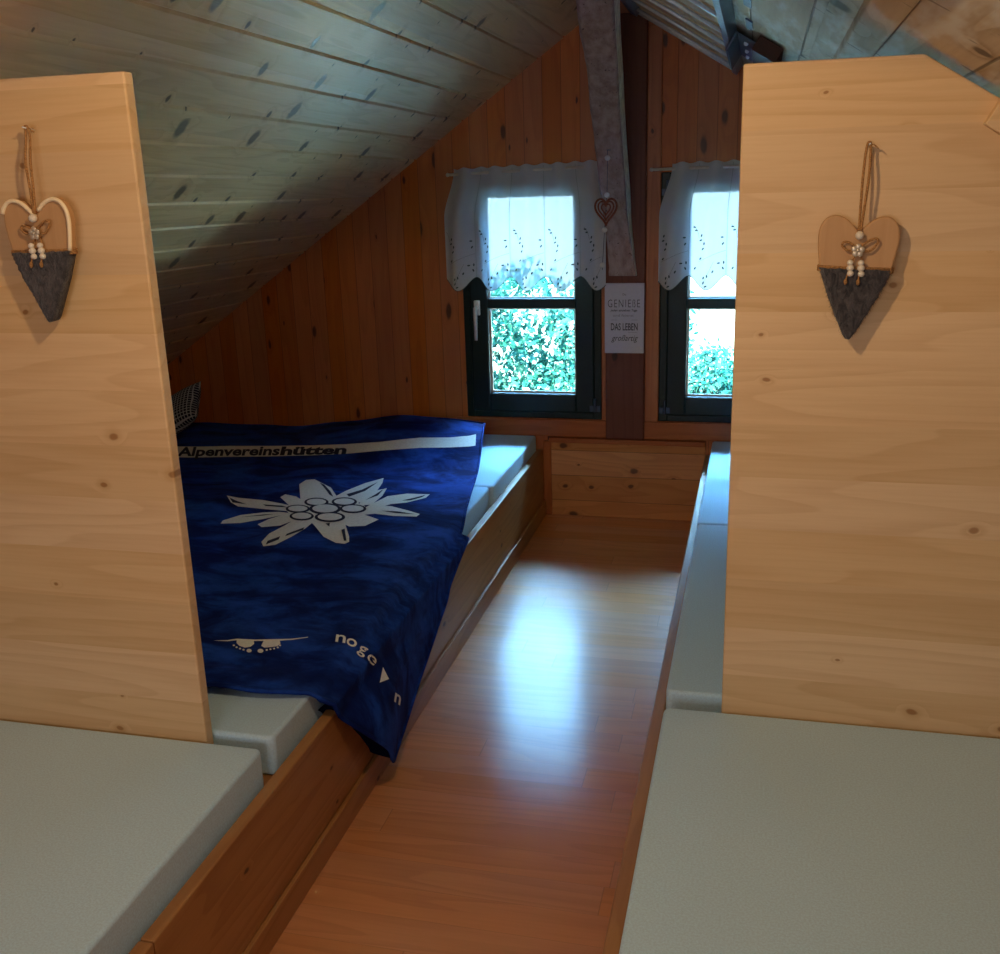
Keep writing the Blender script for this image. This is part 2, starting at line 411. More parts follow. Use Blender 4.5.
MB().box((-.955, GY-.036, .367), (-.215, GY-.001, .390), .004).build('ledge', M['trimw'], kp)
MB().box((-.985, GY-.034, .0), (-.945, GY-.002, .372), .005).build('corner_post', M['trimv'], kp)

# ------------------------------------------------------------------ windows
def ring(mb, x0, x1, z0, z1, wl, wr, wb, wt, y0, y1, bev=.005):
    mb.box((x0, y0, z0), (x0+wl, y1, z1), bev); mb.box((x1-wr, y0, z0), (x1, y1, z1), bev)
    mb.box((x0+wl-.004, y0+.001, z0), (x1-wr+.004, y1, z0+wb), bev); mb.box((x0+wl-.004, y0+.001, z1-wt), (x1-wr+.004, y1, z1), bev)
    return mb
def window(i, W, glass, handle_side):
    x0, x1, z0, z1 = W; gx0, gx1 = glass
    r = thing('window_%d' % i, ((x0+x1)/2, GY, z0), kind='structure')
    fr = ring(MB(), x0, x1, z0, z1, .042, .042, .040, .04, GY-.004, GY+.085).build('frame', M['frame'], r)
    sx0, sx1, sz0, sz1 = x0+.034, x1-.034, z0+.032, z1-.035
    sash = ring(MB(), sx0, sx1, sz0, sz1, gx0-sx0, sx1-gx1, .600-sz0, sz1-1.515, GY-.018, GY+.06, .008).build('sash', M['frame'], r)
    # slim glazing beads step down to the panes
    MB().box((gx0-.004, GY-.012, 1.004), (gx1+.004, GY+.05, 1.052), .006).build('glazing_bar', M['frame'], sash)
    for za, zb in ((.600, 1.006), (1.050, 1.517)):
        MB().box((gx0-.004, GY+.026, za-.004), (gx1+.004, GY+.032, zb+.004)).build('pane', M['glass'], sash)
        ring(MB(), gx0-.002, gx1+.002, za-.002, zb+.002, .010, .010, .010, .010, GY+.012, GY+.026, .002).build('glazing_bead', M['rod'], sash)
    hx = (sx0+gx0)/2-.006 if handle_side < 0 else (gx1+sx1)/2
    h = MB(); h.box((hx-.015, GY-.027, .975), (hx+.015, GY-.016, 1.045), .004)
    h.tube([(hx, GY-.026, 1.01), (hx, GY-.060, 1.01)], .009, 10)
    h.tube([(hx, GY-.058, 1.016), (hx+.001, GY-.062, .98), (hx+.001, GY-.060, .93), (hx, GY-.058, .862)], [.009, .0095, .009, .007], 10)
    h.build('handle', M['metal'], sash, True)
    kx = x1-.03 if handle_side < 0 else x0+.03
    for hz in (.52, 1.50):
        b = MB(); b.tube([(kx, GY-.026, hz), (kx, GY-.026, hz+.065)], .007, 10); b.box((kx-.026, GY-.022, hz+.0), (kx+.026, GY-.015, hz+.03), .002)
        b.build('hinge', M['darkmetal'], r)
    return r
window(1, W1, (-1.243, -.826), -1)
window(2, W2, (-.311, .106), 1)

# ------------------------------------------------------------------ curtains on rods
ROD_Y = GY-.062
def curtain(x0, x1, bot_c, label, rlabel, ra, rb, rz0, rz1):
    rod = thing('curtain_rod', (ra, ROD_Y, rz0), rlabel, 'curtain rod')
    MB().tube([(ra, ROD_Y, rz0), (rb, ROD_Y, rz1)], .0065, 10).build('rod', M['rod'], rod, True)
    for q in (ra, rb):
        z = rz0 if q == ra else rz1
        MB().ball((q, ROD_Y, z), .009, 12).build('finial', M['rod'], rod, True)
        s = .02 if q == ra else -.02
        MB().tube([(q+s, ROD_Y, z), (q+s, GY-.0005, z)], .004, 8).build('bracket', M['rod'], rod)
    P = .163
    c = thing('curtain', ((x0+x1)/2, ROD_Y, 1.1), label, 'curtain')
    zt = lambda x: lerp(rz0, rz1, (x-ra)/(rb-ra))
    def surf(u, v):                                  # v = 0 top, 1 hem
        xb = lerp(x0, x1, u); xt = lerp(x0+.055, x1-.035, u)
        flare = sstep(0, .45, v)
        x = lerp(xt, xb, flare)
        th = 2*PI*(xb-bot_c)/P
        top = zt(xt)+.024+.004*math.cos(2*th)
        s = .5+.5*math.cos(th)
        hem = 1.156-.060*(s**.85)
        z = lerp(top, hem, v)
        amp = lerp(.019, .019, sstep(0, .3, v))
        y = ROD_Y - amp*math.cos(th) - .004*math.sin(2*th+3*v)*v - .004*v
        return Vector((x, y, z))
    nu, nv = 150, 34
    vs = [surf(i/nu, j/nv) for j in range(nv+1) for i in range(nu+1)]
    fs = [(j*(nu+1)+i, j*(nu+1)+i+1, (j+1)*(nu+1)+i+1, (j+1)*(nu+1)+i) for j in range(nv) for i in range(nu)]
    obj('sheer_panel', vs, fs, M['sheer'], c, True)
    # corded hem
    MB().tube([surf(i/nu, 1)+Vector((0, -.001, 0)) for i in range(nu+1)], .0016, 6).build('hem', M['stitch'], c)
    for kk in range(math.ceil((x0-bot_c)/P-.5), math.floor((x1-bot_c)/P-.5)+1):
        u = (bot_c+(kk+.5)*P-x0)/(x1-x0)
        if .03 < u < .97: MB().tube([surf(u, .02+.98*q/20)+Vector((0, -.001, 0)) for q in range(21)], .0013, 6).build('seam', M['seam'], c)
    # leafy twigs stitched above every scallop
    leaves = MB()
    lv = [(-27, 252, .4), (-30, 230, -.3), (-15, 215, .7), (-20, 190, .1), (63, 242, -.8), (67, 212, .2), (25, 83, .3), (50, 122, -.7), (73, 125, .8),
          (70, 98, 1.2), (-15, 55, .5), (0, 63, .9), (-15, 32, .5), (-5, 15, -.4), (-55, 98, .2), (-30, 145, .1), (-60, 290, -.9), (-52, 275, -.6)]
    m = .00485/5.26
    k0 = math.floor((x0-bot_c)/P); k1 = math.ceil((x1-bot_c)/P)
    def place(x, z):
        u = (x-x0)/(x1-x0)
        if not 0.012 < u < .988: return None
        a = surf(u, 1); t = surf(u, 0); vv = (t.z-z)/(t.z-a.z)
        if vv > .985: return None
        q = surf(u, vv); return q + Vector((0, -.0022, 0))
    for kk in range(k0, k1+1):
        cx = bot_c+kk*P
        for dx, dz, an in lv:
            x = cx+dx*m*1.05; z = 1.098+dz*m
            L, Wd = .0095, .0036
            ring_ = []
            for q in range(8):
                t = 2*PI*q/8; ex = L*math.cos(t)*.75; ez = Wd*math.sin(t)
                ca, sa = math.cos(an+.8), math.sin(an+.8)
                pnt = place(x+ex*ca-ez*sa, z+ex*sa+ez*ca)
                if pnt is None: break
                ring_.append(pnt)
            if len(ring_) == 8: leaves.add(ring_, [tuple(range(8))])
        for (a, b, cc) in (((-40, 130), (20, 165), (85, 180)), ((-25, 10), (10, 90), (30, 130)), ((-70, 300), (-45, 280), (-40, 240))):
            pts = []
            for q in range(13):
                t = q/12; px = (1-t)**2*a[0]+2*t*(1-t)*b[0]+t*t*cc[0]; pz = (1-t)**2*a[1]+2*t*(1-t)*b[1]+t*t*cc[1]
                w = place(cx+px*m, 1.098+pz*m)
                if w is not None: pts.append(w)
            if len(pts) > 4: leaves.tube(pts, .0006, 4)
    leaves.build('leaf_embroidery', M['stitch'], c)
    return c
curtain(-1.427, -.674, -1.200, 'short sheer scalloped curtain with leaf twigs over the left window', 'thin white rod carrying the curtain of the left window', -1.398, -.700, 1.617, 1.634)
curtain(-.440, .262, -.390, 'short sheer scalloped curtain over the right window, half hidden by the partition', 'thin white rod carrying the curtain of the right window', -.474, .275, 1.612, 1.618)

# ------------------------------------------------------------------ hewn brace rising from the post
prof = [(-28, 573, 613, 3.70), (0, 575, 613.5, 3.80), (33, 578.7, 615, 3.92), (66, 585, 617.3, 4.05), (110, 589.5, 619.5, 4.24), (147, 594, 622, 4.36), (185, 598.5, 625, 4.47), (215, 602.5, 627, 4.55), (250, 607, 632, 4.62), (276, 609, 636, 4.668)]
mb = MB(); side = MB(); rows = []
for yy, xl, xr, Y in prof:
    a = on(xl, yy, 1, Y); b = on(xr, yy, 1, Y); dep = min(.17, GY-.036-Y+.012)
    e1 = Vector((0, dep, 0))
    rows.append((a, b, b+e1, a+e1))
# resample
R = []
for c4 in range(4): R.append(catmull([r[c4] for r in rows], 5))
m_ = len(R[0]); vv = []; ff = []; rnd = random.Random(3)
for i in range(m_):
    a, b, c, d = (R[q][i] for q in range(4))
    def jit(s): return Vector((rnd.uniform(-s, s), rnd.uniform(-s, s)*.6, 0))
    ch = .010
    ringp = [a+(b-a)*.10+jit(.002), a+(b-a)*.4+jit(.002), a+(b-a)*.7+jit(.002), b-(b-a)*.05+jit(.003), b+(c-b)*.12, b+(c-b)*.55, c, d, a+(d-a)*.5+jit(.002), a+(d-a)*.15+jit(.002)]
    vv += ringp
nr = 10
sidef = []
for i in range(m_-1):
    for q in range(nr):
        ff.append((i*nr+q, i*nr+(q+1) % nr, (i+1)*nr+(q+1) % nr, (i+1)*nr+q)); sidef.append(q in (4, 5))
ff.append(tuple(range(nr))); ff.append(tuple(reversed(range((m_-1)*nr, m_*nr))))
br = obj('timber_brace', vv, ff, [M['hewn'], M['sawn']])
for i, s in enumerate(sidef):
    if s: br.data.polygons[i].material_index = 1
tag(br, 'rough hewn grey brown timber brace leaning out from the post between the windows', 'beam')

# garland in front of the brace
g0 = on(607, 150, 1, 4.27)
ga = thing('heart_garland', g0, 'bead string with a rusty metal heart hanging from the timber brace', 'garland')
pts = [(607.5, 150), (607.5, 158), (607, 195), (606, 208), (604.5, 230), (602.5, 265), (602.3, 270)]
P3 = [on(u, v, 1, 4.27) for u, v in pts]
MB().tube(P3, .0012, 6).build('string', M['darkmetal'], ga)
MB().tube([g0, g0+Vector((0, .12, .002))], .002, 6).build('nail', M['darkmetal'], ga)
for q in (1, 2, 4, 5):
    MB().ball(P3[q], .0115, 10, (1, 1, .95)).build('crystal_bead', M['crystal'], ga, True)
def heart_pts(w, h, n=40):
    out = []
    for i in range(n):
        t = 2*PI*i/n
        x = 16*math.sin(t)**3; z = 13*math.cos(t)-5*math.cos(2*t)-2*math.cos(3*t)-math.cos(4*t)
        out.append((x/16*w/2, (z-2)/29*h*1.0))
    return out
hc = P3[3]+Vector((0, -.003, 0)); hm = MB()
for sc_, r_ in ((1, .0045), (.72, .0035), (.42, .003)):
    o = [hc+Vector((x*sc_, 0, z*sc_)) for x, z in heart_pts(.088, .105)]
    hm.tube(o+[o[0]], r_, 6, False)
hm.build('metal_heart', M['rust'], ga, True)

# card sign on the post
sy = GY-.036
si = thing('sign_board', (-.592, sy, .80), 'small lilac white card sign with grey lettering on the post below the brace', 'sign')
MB().box((-.682, sy-.012, .806), (-.503, sy, 1.124), .002).build('card', M['card'], si)
def text_mesh(body, bold=0, shear=0, spacing=1.0):
    cu = bpy.data.curves.new('lettering', 'FONT'); cu.body = body; cu.size = 1; cu.offset = bold; cu.shear = shear; cu.space_character = spacing
    cu.resolution_u = 3; cu.fill_mode = 'FRONT' if hasattr(cu, 'fill_mode') else cu.fill_mode
    to = bpy.data.objects.new('lettering', cu); COL.objects.link(to)
    dg = bpy.context.evaluated_depsgraph_get(); dg.update()
    me = bpy.data.meshes.new_from_object(to.evaluated_get(dg))
    bpy.data.objects.remove(to); bpy.data.curves.remove(cu)
    vs = [v.co.copy() for v in me.vertices]; fs = [tuple(p.vertices) for p in me.polygons]; bpy.data.meshes.remove(me)
    x0 = min(v.x for v in vs); x1 = max(v.x for v in vs)
    return [(v.x-x0, v.y) for v in vs], fs, x1-x0
def sign_line(body, xc, z, w, h, mat, **kw):
    vs, fs, tw = text_mesh(body, **kw)
    sx = w/tw; sz = h
    obj('lettering', [(xc+(x*sx-w/2), sy-.0135, z+y*sz) for x, y in vs], fs, mat, si)
sign_line('Du', -.592, 1.070, .015, .013, M['letter'])
sign_line('GENIEßE', -.594, 1.016, .146, .052, M['letter'], spacing=1.25, bold=-.012)
sign_line('jeden einzelnen Tage', -.594, .998, .122, .014, M['letter'], bold=.015, shear=.2)
sign_line('und feierst', -.596, .974, .094, .016, M['letter2'])
sign_line('DAS LEBEN', -.592, .912, .122, .046, M['letter'], bold=.01)
sign_line('großartig', -.590, .864, .122, .038, M['letter'], shear=.35)
for a, b, z in ((-.652, -.624, .958), (-.560, -.532, .958), (-.575, -.535, .902)):
    MB().box((a, sy-.0135, z), (b, sy-.012, z+.0013)).build('rule', M['letter2'], si)

# ------------------------------------------------------------------ bunks
MT = .40                                     # top of the mattresses
def bunk(name, xa, xb, face, label, seams, toe):
    """xa..xb: footprint in x; face: x of the outer face of the aisle board"""
    r = thing(name, (face, 2.5, 0), label, 'bunk')
    s = 1 if face > (xa+xb)/2 else -1        # aisle side
    th = .03
    ys = [YF+.9]+seams+[GY-.03]
    for a, b in zip(ys, ys[1:]):
        lo, hi = sorted((face, face-s*th))
        MB().box((lo, a+.001, .0), (hi, b-.001, .332), .004).build('side_board', M['board'], r)
    lo, hi = sorted((face, face+s*.012))
    MB().box((lo, ys[0], .0), (hi, ys[-1]-.004, toe), .003).build('plinth', M['board'], r)
    lo, hi = sorted((face-s*th, xa if s > 0 else xb))
    MB().box((lo, ys[0], .27), (hi, ys[-1], .298)).build('platform', M['board'], r)
    return r
bunk('bunk_bed', XL+.01, -.985, -.985, 'long low pine bunk base along the left side of the aisle', [1.30], .075)
bunk('bunk_bed', -.215, XR-.01, -.215, 'long low pine bunk base along the right side of the aisle', [1.30], .05)

def mattress(x0, x1, y0, y1, label, group, th=.10, top=MT, puff=.006, seed=1):
    rr = random.Random(seed)
    bm = bmesh.new(); bmesh.ops.create_cube(bm, size=1)
    c = Vector(((x0+x1)/2, (y0+y1)/2, top-th/2))
    for v in bm.verts: v.co = Vector((v.co.x*(x1-x0), v.co.y*(y1-y0), v.co.z*th))
    vert = [e for e in bm.edges if abs(e.verts[0].co.z-e.verts[1].co.z) > .01]
    bmesh.ops.bevel(bm, geom=vert, offset=.016, segments=4, profile=.5, affect='EDGES')
    es = [e for e in bm.edges if abs(e.verts[0].co.z-e.verts[1].co.z) < .001]
    bmesh.ops.bevel(bm, geom=es, offset=.009, segments=3, profile=.5, affect='EDGES')
    for fa in bm.faces:
        if fa.calc_area() < .02: fa.smooth = True
    bmesh.ops.triangulate(bm, faces=[fa for fa in bm.faces if len(fa.verts) > 4])
    for v in bm.verts: v.co += c
    vs = [v.co.copy() for v in bm.verts]; bm.verts.index_update(); fs = [[v.index for v in fa.verts] for fa in bm.faces]; sm = [fa.smooth for fa in bm.faces]; bm.free()
    o = tag(obj('mattress', vs, fs, M['mattress']), label, 'mattress', group)
    for p, s in zip(o.data.polygons, sm): p.use_smooth = s
    return o
ML = -1.028
mattress(-3.0, ML+.012, 3.850, 4.700, 'grey mattress of the left bunk under the window, farthest from the camera', 'mattresses on the bunks')
mattress(-3.0, ML, 2.90, 3.842, 'grey mattress of the left bunk covered by the middle of the blue blanket', 'mattresses on the bunks')
mattress(-3.0, ML, 1.868, 2.892, 'grey mattress of the left bunk just behind the left partition', 'mattresses on the bunks')
mattress(-3.0, ML-.002, .84, 1.824, 'grey mattress in the left foreground in front of the left partition', 'mattresses on the bunks')
mattress(-.183, 1.78, 3.515, 4.700, 'grey mattress at the window end of the right bunk', 'mattresses on the bunks')
mattress(-.181, 1.78, 2.255, 3.508, 'grey mattress of the right bunk just behind the right partition', 'mattresses on the bunks')
mattress(-.178, 1.78, .86, 2.176, 'grey mattress in the right foreground in front of the right partition', 'mattresses on the bunks')

# ------------------------------------------------------------------ partitions
pl = thing('partition_panel', (-2.0, 1.845, .3), 'pale pine partition board standing on the left bunk with a heart on it', 'partition')
poly = [(-1.172, 1.831, .30), (-1.172, 1.831, 1.812), (-1.46, 1.831, 1.812), (-2.98, 1.831, .77), (-2.98, 1.831, .30)]
MB().prism(poly, (0, .030, 0), .004).build('panel', M['partition'], pl)
pr = thing('partition_panel', (.9, 2.2, .3), 'pale pine partition board standing on the right bunk with a heart on it', 'partition')
zc = lambda x: 1.797-.61*(x-.282)
poly = [(-.047, 2.184, .30), (-.047, 2.184, 1.797), (.282, 2.184, 1.797), (1.78, 2.184, zc(1.78)), (1.78, 2.184, .30)]
MB().prism(poly, (0, .030, 0), .004).build('panel', M['partition'], pr)
# batten screwed to its front near the slope
a = on(985, 124, 1, 2.16); b = on(1006, 90, 1, 2.16)
dd = (b-a).normalized()
nn_ = Vector((dd.z, 0, -dd.x))
q0 = a
MB().prism([q0, q0+dd*.30+Vector((0, 0, -.02)), q0+dd*.30+nn_*.12, q0+nn_*.10-dd*.01], (0, .0235, 0), .003).build('cleat', M['partition'], pr)

# ------------------------------------------------------------------ heart ornaments
def heart_ornament(nail, tilt, back, label, rim, mirror=1, rs=1):
    """nail: point where the twine hangs; back: y of the panel face"""
    r = thing('heart_ornament', nail, label, 'hanging heart', 'hanging hearts on the partitions')
    ca, sa = math.cos(tilt), math.sin(tilt)
    SC = .835
    N = Vector(nail) + Vector((-.160*sa, 0, -.160*ca))
    yb = back-.020; th = .018
    def T(x, z, y): x *= SC; z *= SC; return Vector((N.x + x*ca + z*sa, y, N.z - x*sa + z*ca))
    half = [(0, 0), (.012, .013), (.030, .029), (.052, .037), (.072, .032), (.086, .014), (.090, -.012), (.087, -.045), (.0795, -.088)]
    half = [(p.x, p.y) for p in catmull([(x, z, 0) for x, z in half], 4)]
    polyu = half + [(-x, z) for x, z in reversed(half)][:-1]
    MB().prism([T(x, z, yb-th) for x, z in polyu], (0, th, 0), .0035, 2).build('wooden_heart', M['heartwood'], r)
    # grey fur point
    low = [(.080, -.086), (.070, -.112), (.052, -.155), (.030, -.200), (.010, -.240), (0, -.248)]
    low = [(p.x, p.y) for p in catmull([(x, z, 0) for x, z in low], 5)]
    rnd = random.Random(rs); nrow = 34; ncol = 18; vs = []; fs = []
    for i in range(nrow+1):
        z = lerp(-.084, -.247, i/nrow); w = interp([(-zz, xx) for xx, zz in low], -z)+.001
        for j in range(ncol+1):
            u = -1+2*j/ncol; bul = .004+.007*(1-u*u)**.5
            e = rnd.uniform(-1, 1)
            vs.append(T(u*w*(1+.03*e*(abs(u) > .9)), z+.0016*rnd.uniform(-1, 1), yb-th-bul+.0014*rnd.uniform(-1, 1)))
    nf = len(vs)
    for i in range(nrow+1):
        z = lerp(-.084, -.247, i/nrow); w = interp([(-zz, xx) for xx, zz in low], -z)
        for j in range(ncol+1): vs.append(T((-1+2*j/ncol)*w, z, yb))
    q = ncol+1
    for i in range(nrow):
        for j in range(ncol):
            fs.append((i*q+j, (i+1)*q+j, (i+1)*q+j+1, i*q+j+1)); fs.append((nf+i*q+j, nf+i*q+j+1, nf+(i+1)*q+j+1, nf+(i+1)*q+j))
        fs.append((i*q, nf+i*q, nf+(i+1)*q, (i+1)*q)); fs.append((i*q+ncol, (i+1)*q+ncol, nf+(i+1)*q+ncol, nf+i*q+ncol))
    for j in range(ncol): fs.append((j, j+1, nf+j+1, nf+j)); fs.append((nrow*q+j, nf+nrow*q+j, nf+nrow*q+j+1, nrow*q+j+1))
    fu = obj('fur_point', vs, fs, M['felt'], r, True)
    hairs = MB()
    for _ in range(420):
        z = rnd.uniform(-.246, -.088); w = interp([(-zz, xx) for xx, zz in low], -z)
        sd = rnd.choice((-1, 1)) if rnd.random() < .6 else 0
        x = sd*w if sd else rnd.uniform(-w, w); y0 = yb-th*rnd.uniform(.2, 1.0) if sd else yb-th-.009
        p0 = T(x, z, y0); p1 = T(x+sd*rnd.uniform(.001, .006)+rnd.uniform(-.003, .003), z-rnd.uniform(.002, .008), y0-rnd.uniform(0, .003))
        hairs.add([p0, p0+Vector((.0008, 0, .0003)), p1], [(0, 1, 2)])
    hairs.build('fur_hair', M['felt'], fu)
    yf = yb-th-.003
    # twine hanger: a loop of two strands over the nail
    MB().tube([(nail[0], back, nail[2]), (nail[0]+.001, back-.036, nail[2]+.004)], .0016, 8).build('nail', M['metal'], r, True)
    tw = MB(); top = Vector((nail[0], back-.024, nail[2]))
    for sx in (-1, 1):
        pts = [T(.002*sx, .004, yf), T(.004*sx, .05, yf+.004), T(.0065*sx, .12, yf+.006), T(.0055*sx, .172, top.y), top+Vector((.0025*sx, 0, .004)), top+Vector((0, 0, .006))]
        tw.tube(catmull(pts, 6), .0026, 7)
    tw.tube(catmull([top+Vector((0, 0, .004)), top+Vector((.010, -.002, .001)), top+Vector((.017, -.002, -.006))], 4), .0011, 6)
    tw.build('hanging_twine', M['twine'], r, True)
    MB().ball(T(0, -.006, yf-.006), .0082, 14).build('bead', M['bead'], r, True)
    # twine wraps where wood meets fur
    wr = MB()
    for zz in (-.080, -.0845, -.089):
        w = .0825
        wr.tube([T(-w, zz, yb-.002), T(-w-.0015, zz, yb-th*.7), T(-w+.003, zz, yf+.0005), T(0, zz-.0006, yf), T(w-.003, zz, yf+.0005), T(w+.0015, zz, yb-th*.7), T(w, zz, yb-.002)], .0021, 7)
    wr.build('twine_band', M['twine'], r, True)
    bow = MB()
    for sx in (-1, 1):
        L = 1.0 if sx*mirror < 0 else 1.15
        pts = [T(0, -.038, yf-.004), T(sx*.016*L, -.026+.006*(sx*mirror > 0), yf-.007), T(sx*.032*L, -.022+.010*(sx*mirror > 0), yf-.006), T(sx*.036*L, -.031+.010*(sx*mirror > 0), yf-.006), T(sx*.022*L, -.041, yf-.007), T(0, -.040, yf-.005)]
        bow.tube(catmull(pts, 6), .0021, 7)
        pts = [T(0, -.040, yf-.004), T(sx*.008+.002, -.056, yf-.004), T(sx*.012-.003, -.085, yf-.007), T(sx*.014-.006, -.112, yf-.012)]
        bow.tube(catmull(pts, 5), .0017, 6)
    bow.build('bow', M['twine'], r, True)
    for sx in (-1, 1):
        for dz, rad in ((-.068, .0062), (-.080, .0072), (-.093, .0066)):
            MB().ball(T(sx*.012-.001-(.068+dz)*.12-.001, dz, yf-.009), rad, 12, (1, 1, .9)).build('bead', M['bead'], r, True)
        MB().ball(T(sx*.014-.006, -.112, yf-.012), .0042, 8, (.9, .9, 1.5)).build('knot', M['twine'], r, True)
    fl = MB()
    for q in range(5):
        a = q*2*PI/5+.3
        fl.ball(T(.0085*math.cos(a), -.040+.0085*math.sin(a), yf-.010), .0062, 10, (1, .35, 1))
    fl.ball(T(0, -.040, yf-.012), .0035, 8, (1, .5, 1))
    fl.build('flower_charm', M['charm'], r, True)
    if rim:  # pale tubes paint in the lit side edge of the heart
        arc = [p for p in half if p[1] > -.087]
        for sgn, sl in ((1, arc[4:]), (-1, arc[:22])):
            pts = [T(sgn*x*.985, z-.002, yf+.001) for x, z in sl]
            MB().tube(pts, .0042, 8).build('painted_lit_edge', M['lit_edge_tone'], r, True)
    return r
nl = on(34, 130, 1, 1.829); nr_ = on(868, 146, 1, 2.182)
heart_ornament((nl.x, 1.831, nl.z), -.012, 1.831, 'wooden heart with painted lit edge and dark fur tip on the left partition', True, 1, 1)
heart_ornament((nr_.x, 2.184, nr_.z), .050, 2.184, 'plain edged wooden heart with dark fur tip on the right partition', False, 1, 2)

# ------------------------------------------------------------------ blanket
XE = -1.000
def fold(x, y, s=1.0):                       # gentle creases of the cloth
    h = .0035*math.sin(7*x+3.1*y+1.2*math.sin(2.3*y)) + .003*math.sin(4.5*y-9*x+.8*math.sin(5*x)) + .0022*math.sin(19*x+6*y) + .0016*math.sin(23*y-4*x)
    # diagonal drag lines toward the hanging corner
    w = sstep(3.3, 2.6, y)*sstep(-1.6, -1.1, x)
    h += w*.0025*math.sin(31*(x+.75*y)+2*math.sin(3*y))
    return h*s
def top_z(x, y):
    b = .012 + .0075 + fold(x, y)
    b += sstep(3.95, 4.42, y)*(.028+.070*sstep(-2.25, -1.55, x))
    b += .014*math.exp(-((y-2.08)/.05)**2)*sstep(-1.0, -1.2, x)
    return MT + max(b, .008)
def surf(s, y):
    """cloth coordinates -> point; beyond the bunk edge the cloth hangs down"""
    R_ = .035; x1 = XE-R_
    if s <= x1: return Vector((s, y, top_z(s, y)))
    zt = top_z(x1, y); t = s-x1; arc = R_*PI/2
    flare = .052*math.exp(-((y-2.24)/.20)**2) + .006*math.exp(-((y-2.62)/.16)**2)
    if t < arc:
        a = t/R_; return Vector((x1+R_*math.sin(a)*(1+flare*4*(a/(PI/2))), y, zt-R_*(1-math.cos(a))))
    d = t-arc; xo = XE + .030 - .022 + flare*(4*R_*.25+1) - flare
    out = flare*math.sin(min(1, d/.36)*PI*.86)*1.0
    w = min(1, d/.12)
    wave = w*.004*math.sin(11*y+4*d)
    xbase = x1+R_*(1+flare*4)
    x = lerp(xbase, XE+.040, sstep(0, .12, d)) + out + wave
    if d > .27: x += 0
    return Vector((max(x, XE+.034), y, max(zt-R_-d, .014)))
def lift(s, y, e):
    p = surf(s, y); du = surf(s+.004, y)-p; dv = surf(s, y+.004)-p
    n_ = du.cross(dv).normalized(); return p + n_*e
far = [(-2.80, 4.53), (-2.45, 4.54), (-2.1, 4.55), (-1.75, 4.54), (-1.5, 4.50), (-1.33, 4.47), (-1.205, 4.45)]
right = [(-1.205, 4.45), (-1.158, 4.2), (-1.085, 3.80), (-1.02, 3.45), (-.955, 3.22), (-.86, 2.95), (-.75, 2.72), (-.66, 2.50), (-.650, 2.355)]
near = [(-2.80, 2.00), (-2.2, 2.01), (-1.6, 2.02), (-1.29, 2.02), (-1.12, 2.03), (-1.01, 2.06), (-.90, 2.125), (-.80, 2.21), (-.715, 2.295), (-.650, 2.355)]
left = [(-2.80, 4.53), (-2.80, 2.00)]
def curve(P, t):
    C_ = catmull([(x, y, 0) for x, y in P], 10)
    L = [0]
    for a, b in zip(C_, C_[1:]): L.append(L[-1]+(b-a).length)
    d = t*L[-1]
    for i in range(len(L)-1):
        if d <= L[i+1]+1e-9:
            q = C_[i].lerp(C_[i+1], (d-L[i])/max(L[i+1]-L[i], 1e-9)); return (q.x, q.y)
    return (C_[-1].x, C_[-1].y)
NU, NV = 190, 210
cf = [curve(far, i/NU) for i in range(NU+1)]; cn = [curve(near, i/NU) for i in range(NU+1)]
cl = [curve(left, j/NV) for j in range(NV+1)]; cr = [curve(right, j/NV) for j in range(NV+1)]
vs = []
for j in range(NV+1):
    v = j/NV
    for i in range(NU+1):
        u = i/NU
        c_ = []
        for q in (0, 1):
            bil = (1-u)*(1-v)*cf[0][q]+u*(1-v)*cf[-1][q]+(1-u)*v*cn[0][q]+u*v*cn[-1][q]
            c_.append((1-v)*cf[i][q]+v*cn[i][q]+(1-u)*cl[j][q]+u*cr[j][q]-bil)
        vs.append(lift(c_[0], c_[1], 0))
w1 = NU+1
fs = [(j*w1+i, (j+1)*w1+i, (j+1)*w1+i+1, j*w1+i+1) for j in range(NV) for i in range(NU)]
bl = thing('blanket', (-1.6, 3.2, MT), 'navy blue fleece blanket with white edelweiss spread over the left bunk', 'blanket')
cloth_o = obj('fleece', vs, fs, M['navy'], bl, True)
sol = cloth_o.modifiers.new('thickness', 'SOLIDIFY'); sol.thickness = .009; sol.offset = -1
# rolled hem
hem = MB()
loop = [vs[j*w1+NU] for j in range(0, NV+1, 2)]; hem.tube(loop, .0058, 7)
loop = [vs[NV*w1+i] for i in range(0, NU+1, 2)]; hem.tube(loop, .0058, 7)
loop = [vs[i] for i in range(0, NU+1, 2)]; hem.tube(loop, .0058, 7)
hem.build('hem', M['navy'], bl, True)
# turned-under strip, painted near black for the shaded hollow inside the hem
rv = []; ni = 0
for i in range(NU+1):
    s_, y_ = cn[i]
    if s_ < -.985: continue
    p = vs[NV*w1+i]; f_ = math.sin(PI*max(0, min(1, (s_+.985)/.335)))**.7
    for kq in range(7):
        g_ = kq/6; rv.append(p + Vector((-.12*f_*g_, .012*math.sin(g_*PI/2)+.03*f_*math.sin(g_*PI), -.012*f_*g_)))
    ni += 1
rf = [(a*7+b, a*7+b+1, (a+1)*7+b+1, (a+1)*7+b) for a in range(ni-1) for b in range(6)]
obj('turned_corner_shade', rv, rf, M['hollow_shade'], bl, True)

